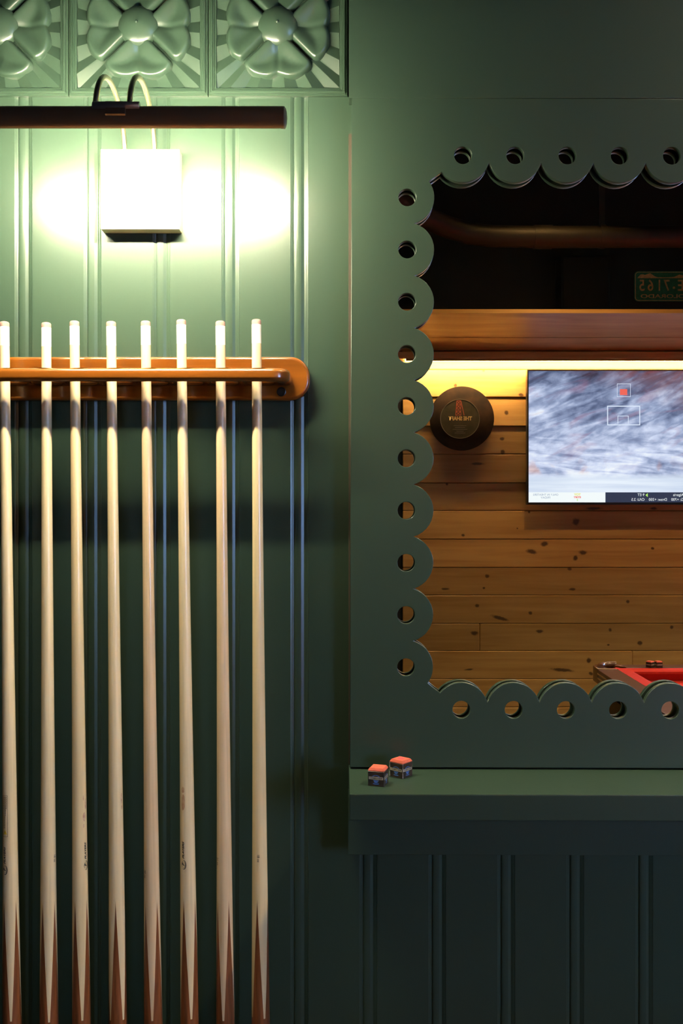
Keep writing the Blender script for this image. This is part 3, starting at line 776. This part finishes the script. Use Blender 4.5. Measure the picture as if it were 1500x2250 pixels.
def screen_mat():
    m = bpy.data.materials.new('tv_picture'); m.use_nodes = True; nt = m.node_tree; N = nt.nodes; Lk = nt.links; b = N['Principled BSDF']
    b.inputs['Base Color'].default_value = (.01, .01, .01, 1); b.inputs['Roughness'].default_value = 0.25
    tc = N.new('ShaderNodeTexCoord'); sep = N.new('ShaderNodeSeparateXYZ'); Lk.new(tc.outputs['Object'], sep.inputs[0])
    def noise(rot, scl, s, det=5, dist=0.3, offs=(0, 0, 0)):
        mp = N.new('ShaderNodeMapping'); mp.inputs['Rotation'].default_value = (0, rot, 0); mp.inputs['Location'].default_value = offs
        Lk.new(tc.outputs['Object'], mp.inputs['Vector'])
        m2 = N.new('ShaderNodeMapping'); m2.inputs['Scale'].default_value = scl; Lk.new(mp.outputs[0], m2.inputs['Vector'])
        n = N.new('ShaderNodeTexNoise'); n.inputs['Scale'].default_value = s; n.inputs['Detail'].default_value = det; n.inputs['Distortion'].default_value = dist
        Lk.new(m2.outputs[0], n.inputs['Vector']); return n.outputs['Fac']
    def ramp(v, stops):
        r = N.new('ShaderNodeValToRGB'); els = r.color_ramp.elements
        while len(els) < len(stops): els.new(0.5)
        for e, (p, c) in zip(els, stops): e.position = p; e.color = (*c, 1)
        Lk.new(v, r.inputs['Fac']); return r.outputs['Color']
    def math_(op, a, b_=None, c=None):
        n = N.new('ShaderNodeMath'); n.operation = op
        for i, x in enumerate((a, b_, c)):
            if x is None: continue
            if isinstance(x, (int, float)): n.inputs[i].default_value = x
            else: Lk.new(x, n.inputs[i])
        return n.outputs[0]
    def mixc(f, a, b_):
        n = N.new('ShaderNodeMix'); n.data_type = 'RGBA'
        if isinstance(f, (int, float)): n.inputs[0].default_value = f
        else: Lk.new(f, n.inputs[0])
        for i, x in ((6, a), (7, b_)):
            if isinstance(x, tuple): n.inputs[i].default_value = (*x, 1)
            else: Lk.new(x, n.inputs[i])
        return n.outputs[2]
    def mr(v, a, b_, c=0., d=1.):
        n = N.new('ShaderNodeMapRange'); n.inputs[1].default_value = a; n.inputs[2].default_value = b_; n.inputs[3].default_value = c; n.inputs[4].default_value = d; Lk.new(v, n.inputs[0]); return n.outputs[0]
    z = sep.outputs['Z']; x = sep.outputs['X']
    v = mr(z, -TH / 2, TH / 2)                                   # 0 bottom, 1 top
    st = noise(R(22), (3.2, 1, 15), 1.5, 7, 0.9)
    st2 = noise(R(-6), (2.5, 1, 17), 1.7, 7, 0.9, (3, 0, 1))
    big = noise(R(20), (1.1, 1, 3.4), 1.9, 3, 0.5, (7, 0, 2))
    s_ = mixc(mr(v, .38, .6), st2, st)
    lum = math_('ADD', math_('MULTIPLY', s_, .95), math_('MULTIPLY', big, .75))
    lum = math_('ADD', lum, mr(v, 0.25, 1.0, .10, -.20))
    lum = math_('ADD', lum, math_('MULTIPLY', math_('SUBTRACT', noise(R(10), (1, 1, 1.6), 16, 4, .3, (1, 0, 4)), .5), .5))
    c = ramp(mr(lum, .34, 1.16), [(0, (.030, .035, .075)), (.3, (.11, .14, .26)), (.55, (.30, .36, .56)), (.78, (.60, .66, .88)), (1, (.88, .92, 1.0))])
    red = noise(R(20), (2.2, 1, 9), 2.2, 5, .6, (11, 0, 5)); rm = math_('MULTIPLY', mr(red, .55, .72), mr(v, .2, .45))
    c = mixc(math_('MULTIPLY', rm, .42), c, (.36, .10, .16))
    tr = math_('MULTIPLY', mr(math_('ADD', v, math_('MULTIPLY', x, .55)), .75, .95), mr(noise(R(35), (2.2, 1, 11), 1.5, 5, .5, (2, 0, 9)), .35, .62))
    c = mixc(math_('MULTIPLY', tr, .75), c, (.22, .060, .045))
    oran = noise(0, (1, 1, 1), 9, 3, .4, (5, 0, 3)); om = math_('MULTIPLY', mr(oran, .55, .68), math_('MULTIPLY', mr(v, .21, .25), mr(v, .36, .26)))
    c = mixc(math_('MULTIPLY', om, .4), c, (.75, .28, .06))
    fl = mixc(mr(noise(0, (1.2, 1, 20), 2, 4, .2), .3, .7), (.58, .66, .84), (.80, .86, .97))
    c = mixc(mr(v, .235, .19), c, fl)
    Lk.new(c, b.inputs['Emission Color']); b.inputs['Emission Strength'].default_value = TV_LIGHT
    return m
sx0, sx1, sz0, sz1 = -TW / 2 + bz_, TW / 2 - bz_, -TH / 2 + .011, TH / 2 - bz_
screen = MB().box((sx0, -.002, sz0), (sx1, -.0005, sz1)).build('screen', screen_mat(), tv)
def ts(x, y): q = M(x, y, LT); return (q.x - tvc.x, q.z - tvc.z)
def decal(name, rects, m_, lift, parent=screen):
    m2 = MB()
    for (x0, y0, x1, y1) in rects:
        a, b = ts(x0, y0), ts(x1, y1)
        m2.box((min(a[0], b[0]), -.0005, min(a[1], b[1])), (max(a[0], b[0]), lift, max(a[1], b[1])))
    return m2.build(name, m_, parent)
TWH = emission('tv_white', (.92, .97, 1.0), TV_LIGHT * .95)
TNAVY = emission('tv_navy', (.020, .030, .062), TV_LIGHT * 1.2)
TLINE = emission('tv_line', (.70, .78, .95), TV_LIGHT)
TTXT = emission('tv_slate', (.24, .31, .48), TV_LIGHT)
TGRN = emission('tv_green', (.45, .85, .15), TV_LIGHT)
TRED = emission('tv_red', (.85, .13, .10), TV_LIGHT)
TYEL = emission('tv_yellow', (.80, .78, .25), TV_LIGHT)
decal('ticker_white', [(1159.5, 1081.8, 1329.5, 1105.6)], TWH, .0001)
decal('ticker_dark', [(1329.6, 1081.8, 1680, 1105.6)], TNAVY, .0001)
decal('backboard_outline', [(1333.5, 891.5, 1406, 893.5), (1333.5, 932.5, 1406, 934.5), (1333.5, 893.5, 1335.5, 932.5), (1404, 893.5, 1406, 932.5), (1356.5, 913.5, 1380.5, 914.7), (1356.5, 914.7, 1357.7, 931), (1379.3, 914.7, 1380.5, 931)], TLINE, .0001)
decal('shot_clock', [(1355, 843, 1385, 844), (1355, 871, 1385, 872), (1355, 844, 1355.8, 871), (1384.2, 844, 1385, 871)], TLINE, .0001)
decal('clock_digits', [(1361.5, 855, 1377.5, 868)], TRED, .0001)
def tv_text(txt, xc, yc, hpx, m_, ax='CENTER', name='screen_text', bold=0.0, wide=1.0):
    s_ = LT / D / PX; me_ = text_mesh(txt, hpx * s_ * 1.38, 0, 0, ax, 'CENTER', wide, bold)
    a = ts(xc, yc); me_.transform(Matrix.Translation((a[0], .0004, a[1])) @ FACE_BACK)
    return add(name, me_, m_, screen)
tv_text('ONLY IN THEATERS', 1198.5, 1087.2, 4.6, TTXT, wide=.98); tv_text('FRIDAY', 1198, 1093.6, 4.6, TTXT)
tv_text('TOY', 1268, 1087, 5.0, TYEL, bold=.0008); tv_text('STORY', 1268, 1092.8, 3.6, TRED, bold=.0006); tv_text('5', 1268, 1098.6, 3.6, TGRN, bold=.0006)
tv_text('9 ET', 1415.5, 1087.5, 6.0, TWH, ax='LEFT')
tv_text('O/U: 2.5', 1415.5, 1097.8, 6.0, TWH, ax='LEFT')
tv_text('Draw: +350', 1465, 1097.8, 6.0, TWH, ax='LEFT')
tv_text('G: +700', 1501.5, 1097.8, 6.0, TWH, ax='LEFT')
tv_text('Algeria', 1501.5, 1087.5, 6.0, TWH, ax='LEFT')
tri = [ts(1417.5, 1088), ts(1422.5, 1083.5), ts(1422.5, 1092)]
MB().poly([(a, .0003, b) for a, b in tri], [[0, 1, 2]]).build('green_arrow', TGRN, screen)

# ================================================================ round sign
DSN = LW - .022
sc_ = M(1014.5, 919.5, DSN); rs_ = 70.5 * DSN / D / PX
sign = empty('round_sign', sc_); tag(sign, 'round dark rusty wall sign with a mine tower emblem, left of the television', 'sign')
RUST = mat('rusty_black_steel', (0.040, 0.021, 0.012), 0.85, spec=.15, noise=0.7, nscale=14, col2=(0.012, 0.008, 0.006))
RING = mat('sign_ring', (0.085, 0.070, 0.045), 0.5)
FACE_ = mat('sign_centre', (0.045, 0.038, 0.024), 0.85, spec=.15, noise=0.3, nscale=30)
OXID = mat('sign_red', (0.30, 0.06, 0.025), 0.6, noise=0.4, nscale=60)
TANL = mat('sign_lettering', (0.42, 0.28, 0.10), 0.7, noise=0.3, nscale=80)
u_ = DSN / D / PX
MB().lathe([(0, -.016), (rs_, -.016), (rs_, .002), (rs_ - .003, .004), (0, .004)], 64, axis='y').build('disc', RUST, sign, smooth=40)
oc = M(1010, 920.5, DSN) - sc_; oc.y = 0
MB().lathe([(43.5 * u_, .0035), (43.5 * u_, .0058), (42 * u_, .0058), (42 * u_, .0035)], 64, org=oc, axis='y').build('ring', RING, sign)
MB().lathe([(0, .0046), (42 * u_, .0046), (42 * u_, .004)], 64, org=oc, axis='y').build('centre_plate', FACE_, sign)
lm = text_mesh('THE SHAFT', 11.5 * u_, 0, 0, 'CENTER', 'CENTER', .88, .0012)
a = M(1010.5, 920, DSN) - sc_; lm.transform(Matrix.Translation((a.x, .0052, a.z)) @ FACE_BACK); add('lettering', lm, TANL, sign)
tw = MB()
def bar2(x0, y0, x1, y1, w_):
    p0, p1 = Vector((x0, y0)), Vector((x1, y1)); n = (p1 - p0).normalized(); n = Vector((-n.y, n.x)) * w_ / 2
    vs = []
    for q in (p0 + n, p1 + n, p1 - n, p0 - n):
        w3 = M(q.x, q.y, DSN) - sc_; vs.append((w3.x, .0052, w3.z))
    tw.poly(vs, [[0, 1, 2, 3]])
bar2(1003, 881, 1000.5, 913, 1.6); bar2(1012, 881, 1019, 913, 1.6); bar2(1011.5, 881, 1012, 913, 1.2); bar2(1002.5, 880.8, 1012.5, 880.8, 1.6)
for k in range(4):
    y0, y1 = 881 + 8 * k, 889 + 8 * k; xl0, xl1 = 1003 - .62 * k, 1003 - .62 * (k + 1)
    bar2(xl0, y0, 1011.5, y1, 1.2); bar2(1011.5, y0, xl1, y1, 1.2); bar2(xl1, y1, 1011.5, y1, 1.0)
tw.build('mine_tower', OXID, sign)
sl = MB()
for k, (x0, x1) in enumerate(((996, 1024), (999, 1021), (994, 1026), (1002, 1018), (998, 1022))):
    a, b = M(x0, 935 + 4 * k, DSN) - sc_, M(x1, 936 + 4 * k, DSN) - sc_
    sl.poly([(a.x, .0051, a.z), (b.x, .0051, a.z), (b.x, .0051, b.z), (a.x, .0051, b.z)], [[0, 1, 2, 3]])
sl.build('small_print', RING, sign)

# ================================================================ bulkhead: licence plate, speaker, pipe
LP = LW
pa, pb = M(1395, 594.5, LP), M(1395 + 141, 661, LP)
plate = empty('licence_plate', ((pa.x + pb.x) / 2, YW - .0155, pb.z)); tag(plate, 'green licence plate numbered E 7165 on the black bulkhead, seen in the mirror', 'licence plate')
PG = mat('plate_green', (0.03, 0.24, 0.12), 0.45, noise=0.4, nscale=60)
PO = mat('plate_rust_white', (0.95, 0.50, 0.22), 0.5, noise=0.5, nscale=90, col2=(0.6, 0.34, 0.13))
pw, ph = pb.x - pa.x, pa.z - pb.z
def rrect(w_, h_, r): 
    o = []
    for cx, cy, a0 in ((w_ / 2 - r, h_ / 2 - r, 0), (-w_ / 2 + r, h_ / 2 - r, 90), (-w_ / 2 + r, -h_ / 2 + r, 180), (w_ / 2 - r, -h_ / 2 + r, 270)):
        o += [(cx + r * math.cos(R(a0 + 15 * k)), cy + r * math.sin(R(a0 + 15 * k))) for k in range(7)]
    return o
me = curve_plate([rrect(pw, ph, .018)], .001); me.transform(FACE_BACK); add('plate', me, PG, plate, loc=(0, .0015, ph / 2))
me = curve_plate([rrect(pw - .006, ph - .006, .016), rrect(pw - .012, ph - .012, .013)], .0012); me.transform(FACE_BACK); add('border', me, PO, plate, loc=(0, .0022, ph / 2))
u2 = LP / D / PX
def ptext(t, x, y, hpx, name, wide=1., bold=.0008, ax='CENTER'):
    me_ = text_mesh(t, hpx * u2 * 1.38, .0004, 0, ax, 'CENTER', wide, bold); w3 = M(x, y, LP)
    me_.transform(Matrix.Translation((w3.x - plate.location.x, .0032, w3.z - plate.location.z)) @ FACE_BACK); return add(name, me_, PO, plate)
for ch, x in (('5', 1411.5), ('6', 1430.5), ('1', 1450), ('7', 1466.5), ('E', 1497)): ptext(ch, x, 627, 25, 'number_digit', .80, .0009)
ptext('.', 1482, 622, 26, 'number_dot', 1.0, .001)
ptext('COLORADO', 1465, 650, 8.5, 'state_name', 1.7, .0004)
mm = MB()
def poly_m(pts, m_): 
    vs = []
    for q in pts:
        w3 = M(q[0], q[1], LP); vs.append((w3.x - plate.location.x, .0030, w3.z - plate.location.z))
    m_.poly(vs, [list(range(len(vs)))])
poly_m([(1401, 610), (1408, 602), (1414, 601), (1418, 603), (1426, 600), (1430, 599), (1440, 606), (1447, 608), (1470, 608), (1483, 607), (1494, 602), (1503, 604), (1516, 600), (1530, 610)], mm)
mm.build('mountain_band', PO, plate)
spk = empty('wall_speaker', M(1286, 686, LW - .05)); tag(spk, 'black box loudspeaker on the bulkhead left of the licence plate', 'speaker')
s0, s1 = M(1231, 684.5, LW - .10), M(1341.5, 560, LW - .10)
SPK = mat('speaker_black', (0.004, 0.004, 0.004), 0.3)
MB().box((s0.x - spk.location.x, YW - .0155 - spk.location.y, s0.z - spk.location.z), (s1.x - spk.location.x, s0.y - spk.location.y, s1.z - spk.location.z), .006, 3).build('cabinet', SPK, spk)
MB().box((s0.x + .012 - spk.location.x, s0.y - spk.location.y + .0002, s0.z + .02 - spk.location.z), (s1.x - .012 - spk.location.x, s0.y + .004 - spk.location.y, s1.z - .012 - spk.location.z), .002).build('grille', RUB, spk)
MB().box((s0.x + .004 - spk.location.x, s0.y - spk.location.y + .0002, s0.z + .0005 - spk.location.z), (s1.x - .004 - spk.location.x, s0.y + .005 - spk.location.y, s0.z + .005 - spk.location.z), .0015).build('lower_edge_glint', mat('edge_glint_paint', (.80, .76, .84), .3), spk)  # reflection on the glossy lower edge, painted as a pale strip
PIPE = mat('dark_pipe', (0.045, 0.036, 0.026), 0.5, noise=0.3, nscale=12)
LPp = 4.3
pp = [M(1900, 519, LPp), M(1180, 521, LPp), M(1080, 519, LPp), M(1030, 513, LPp), M(985, 500, LPp - .03), M(940, 480, LPp - .08), M(890, 450, LPp - .15), M(830, 405, LPp - .2), M(790, 300, LPp - .22), M(785, 190, LPp - .22)]
pz = [Vector(q) for q in pp]; pz[-1].z = 3.099
pr_ = empty('ceiling_pipe', pz[1]); tag(pr_, 'dark round pipe running below the black ceiling, seen in the mirror', 'pipe')
MB().tube([q - pz[1] for q in pz], .047, 20).build('pipe', PIPE, pr_, smooth=60)
for x in (1192,):
    c_ = M(x, 521, LPp) - pz[1]; MB().lathe([(.0475, -.04), (.051, -.04), (.051, .04), (.0475, .04)], 28, org=c_, axis='x').build('coupling', PIPE, pr_, smooth=40)
c_ = M(1322, 520, LPp); hz = 3.0995 - pz[1].z
MB().lathe([(.0476, -.012), (.0515, -.012), (.0515, .012), (.0476, .012)], 28, org=c_ - pz[1], axis='x').build('hanger_strap', PIPE, pr_, smooth=40)
d_ = c_ - pz[1]; MB().box((d_.x - .012, d_.y - .004, d_.z + .05), (d_.x + .012, d_.y + .004, hz)).build('hanger_rod', PIPE, pr_)

# ================================================================ pool table (behind the camera, seen in the mirror)
ZR = ZC - .61
TX0, TX1 = .925, 3.45; TY0, TY1 = -2.315, -.97
table = empty('pool_table', ((TX0 + TX1) / 2, (TY0 + TY1) / 2, 0)); tag(table, 'pool table with red cloth and brown rails, seen in the mirror', 'pool table')
FELT = mat('red_cloth', (0.46, 0.022, 0.012), 0.9, noise=0.12, nscale=90, spec=.2)
RAIL = mat('brown_rail', (0.105, 0.042, 0.026), 0.28, noise=0.35, nscale=60, coat=.3)
CAST = mat('brown_corner_cap', (0.15, 0.058, 0.024), 0.27, noise=0.35, nscale=25, coat=.6)
CAB = mat('black_cabinet', (0.016, 0.013, 0.012), 0.4)
CHROME = mat('chrome_trim', (0.6, 0.58, 0.62), 0.2, 1.0)
tx, ty = table.location.x, table.location.y
hw, hd = (TX1 - TX0) / 2, (TY1 - TY0) / 2
RW = .075; CW = .050; cc = .115      # rail width, cushion width, corner cap length
for s_ in (-1, 1):
    for axis in ('x', 'y'):
        if axis == 'x':   # long rails
            mb = MB().box((-hw + cc, s_ * hd if s_ < 0 else hd - RW, ZR - .05), (hw - cc, -hd + RW if s_ < 0 else hd, ZR), .004, 2)
        else:
            mb = MB().box((s_ * hw if s_ < 0 else hw - RW, -hd + cc, ZR - .05), (-hw + RW if s_ < 0 else hw, hd - cc, ZR), .004, 2)
        rail = mb.build('rail', RAIL, table)
        # metal trim strips on the outer side
        for zt_ in (ZR - .014, ZR - .030):
            if axis == 'x':
                MB().box((-hw + cc, s_ * (hd + .0005) - .002, zt_ - .003), (hw - cc, s_ * (hd + .0005) + .002, zt_ + .003)).build('trim_strip', CHROME, rail)
            else:
                MB().box((s_ * (hw + .0005) - .002, -hd + cc, zt_ - .003), (s_ * (hw + .0005) + .002, hd - cc, zt_ + .003)).build('trim_strip', CHROME, rail)
# cushions: profile across, mitred ends
def cushion(p0, p1, inward):
    p0, p1, inward = Vector(p0), Vector(p1), Vector(inward); t = (p1 - p0).normalized()
    pr2 = [(0, ZR - .001, 0), (CW * .75, ZR - .002, .035), (CW, ZR - .006, .045), (CW, ZR - .014, .045), (CW * .72, ZR - .04, .04), (0, ZR - .04, 0)]
    vs = []
    for (a, z, cut) in pr2: q = p0 + inward * a + t * cut; vs.append((q.x, q.y, z))
    for (a, z, cut) in pr2: q = p1 + inward * a - t * cut; vs.append((q.x, q.y, z))
    n = len(pr2); fs = [[i, (i + 1) % n, n + (i + 1) % n, n + i] for i in range(n)] + [list(range(n)), list(range(n, 2 * n))]
    MB().poly(vs, fs).build('cushion', FELT, table)
m0 = RW + .001
for s_ in (-1, 1):
    cushion((-hw + m0 - .02, s_ * (hd - m0), 0), (-.06, s_ * (hd - m0), 0), (0, -s_, 0)); cushion((.06, s_ * (hd - m0), 0), (hw - m0 + .02, s_ * (hd - m0), 0), (0, -s_, 0))
    cushion((s_ * (hw - m0), -hd + m0 - .02, 0), (s_ * (hw - m0), hd - m0 + .02, 0), (-s_, 0, 0))
MB().box((-hw + RW - .01, -hd + RW - .01, ZR - .075), (hw - RW + .01, hd - RW + .01, ZR - .0405)).build('playing_bed', FELT, table)
for sx in (-1, 1):
    for sy in (-1, 1):
        # rounded corner cap with a pocket notch
        r = .05; o = []
        W_ = cc - .0005
        pts = [(W_, 0), (W_, RW)]
        pts += [(RW + .012 + .052 * math.cos(R(a)), RW + .012 + .052 * math.sin(R(a))) for a in range(285, 164, -12)][0:0]
        # notch arc centred on the inner corner
        for a in range(-8, 99, 8): 
            pts.append((W_ + .012 - .058 * math.sin(R(90 - a)) * 1.0 if False else W_ + .008 - .062 * math.cos(R(45 - (a - 45))) * 1.0, 0)) if False else None
        arcp = [(RW + .005 + .06 * math.cos(R(a)), RW + .005 + .06 * math.sin(R(a))) for a in range(265, 184, -10)]
        pts += arcp + [(RW, W_), (0, W_)]
        pts += [(r - r * math.cos(R(a)), r - r * math.sin(R(a))) for a in range(0, 91, 9)]
        me = curve_plate([[(p[0], p[1]) for p in pts]], .029, .006, 3)
        me.transform(Matrix.Diagonal((-sx, -sy, 1, 1)))
        if sx * sy < 0: me.flip_normals()
        add('corner_cap', me, CAST, table, loc=(sx * hw, sy * hd, ZR - .0255), smooth=50)
        lip = MB().tube([(-sx * (RW + .005 + .062 * math.cos(R(a))), -sy * (RW + .005 + .062 * math.sin(R(a))), 0) for a in range(281, 168, -6)], .0115, 12)
        lip.build('pocket_iron', CAST, table, loc=(sx * hw, sy * hd, ZR + .003), smooth=60)
        MB().lathe([(.056, -.002), (.056, -.10), (0, -.11)], 28).build('pocket', RUB, table, loc=(sx * (hw - RW - .0), sy * (hd - RW - .0), ZR - .032))
MB().box((-hw + .012, -hd + .012, ZR - .30), (hw - .012, hd - .012, ZR - .0755), .006, 2).build('cabinet', CAB, table)
for sx in (-1, 1):
    for sy in (-1, 1):
        MB().box((sx * (hw - .25) - .08, sy * (hd - .22) - .08, 0), (sx * (hw - .25) + .08, sy * (hd - .22) + .08, ZR - .30), .01, 2).build('leg', CAB, table)
q = M(1428, 1466, 3.64)
chalk((q.x, q.y, ZR + .0001), R(-38), False, 'chalk cube showing two sides on the far table rail, in the mirror', 'chalk cubes on the pool table rail', detail=False)
q2 = M(1444, 1466, 3.64)
chalk((q2.x + .004, q2.y, ZR + .0001), R(-4), False, 'chalk cube square to the far table rail, in the mirror', 'chalk cubes on the pool table rail', detail=False)
# fill lamp added over the table to brighten the room, out of view
pl_ = empty('fill_table_lamp', (tx, ty, 1.72)); tag(pl_, 'long hanging fill lamp added over the pool table, out of view', 'lamp')
LAMPM = emission('fill_lamp_diffuser', (1.0, 0.80, 0.52), POOL_FILL_LAMP)
pg = [(-.16, 0), (-.15, .0), (-.07, .12), (.07, .12), (.15, 0), (.16, 0), (.075, .13), (-.075, .13)]
MB().prism(pg, -.6, .6, 'x').build('shade', CAB, pl_)
for s_ in (-1, 1): MB().prism([(-.15, .0), (.15, 0), (.07, .12), (-.07, .12)], s_ * .6 - .004, s_ * .6 + .004, 'x').build('end_plate', CAB, pl_)
MB().box((-.55, -.06, .085), (.55, .06, .095)).build('diffuser', LAMPM, pl_)
for s_ in (-1, 1): MB().tube([(s_ * .4, 0, .13), (s_ * .4, 0, 3.099 - 1.72)], .006, 8).build('hanging_rod', CHROME, pl_)

# ceiling downlights added to brighten the shelf and plank wall, out of view
DLM = emission('fill_downlight_led', (1.0, 0.84, 0.58), FILL_DOWNLIGHT); DLM2 = emission('fill_downlight_led_dim', (1.0, 0.56, 0.17), FILL_DOWNLIGHT * .25)
for dx_, dy_, lb in ((1.25, -.42, 'added fill downlight over the shelf, nearer the cue rack'), (3.2, -.42, 'added fill downlight over the shelf, nearer the right wall'), (0.9, -2.35, 'added fill downlight before the plank wall, beside the round sign'), (2.4, -2.35, 'added fill downlight before the plank wall, beyond the television')):
    dl = empty('fill_downlight', (dx_, dy_, 3.099)); tag(dl, lb, 'ceiling light', 'added fill downlights')
    MB().lathe([(.075, -.004), (.075, 0), (.045, 0), (.045, -.004)], 32).build('trim_ring', DARKWALL, dl)
    MB().lathe([(.045, -.004), (.05, -.07), (.052, -.07), (.047, -.004)], 32).build('can', CAB, dl)
    MB().lathe([(0, -.006), (.034, -.006)], 32).build('lens', DLM if dy_ > -1 else DLM2, dl)

# blue sky light enters as fill through the added window
pl2 = bpy.data.lights.new('fill_window_portal', 'AREA'); pl2.shape = 'RECTANGLE'; pl2.size = WX1 - WX0; pl2.size_y = WZ1 - WZ0; pl2.cycles.is_portal = True
po = bpy.data.objects.new('fill_window_portal', pl2); col.objects.link(po); po.location = ((WX0 + WX1) / 2, yb0 - .01, (WZ0 + WZ1) / 2); po.rotation_euler = (R(90), 0, R(180))
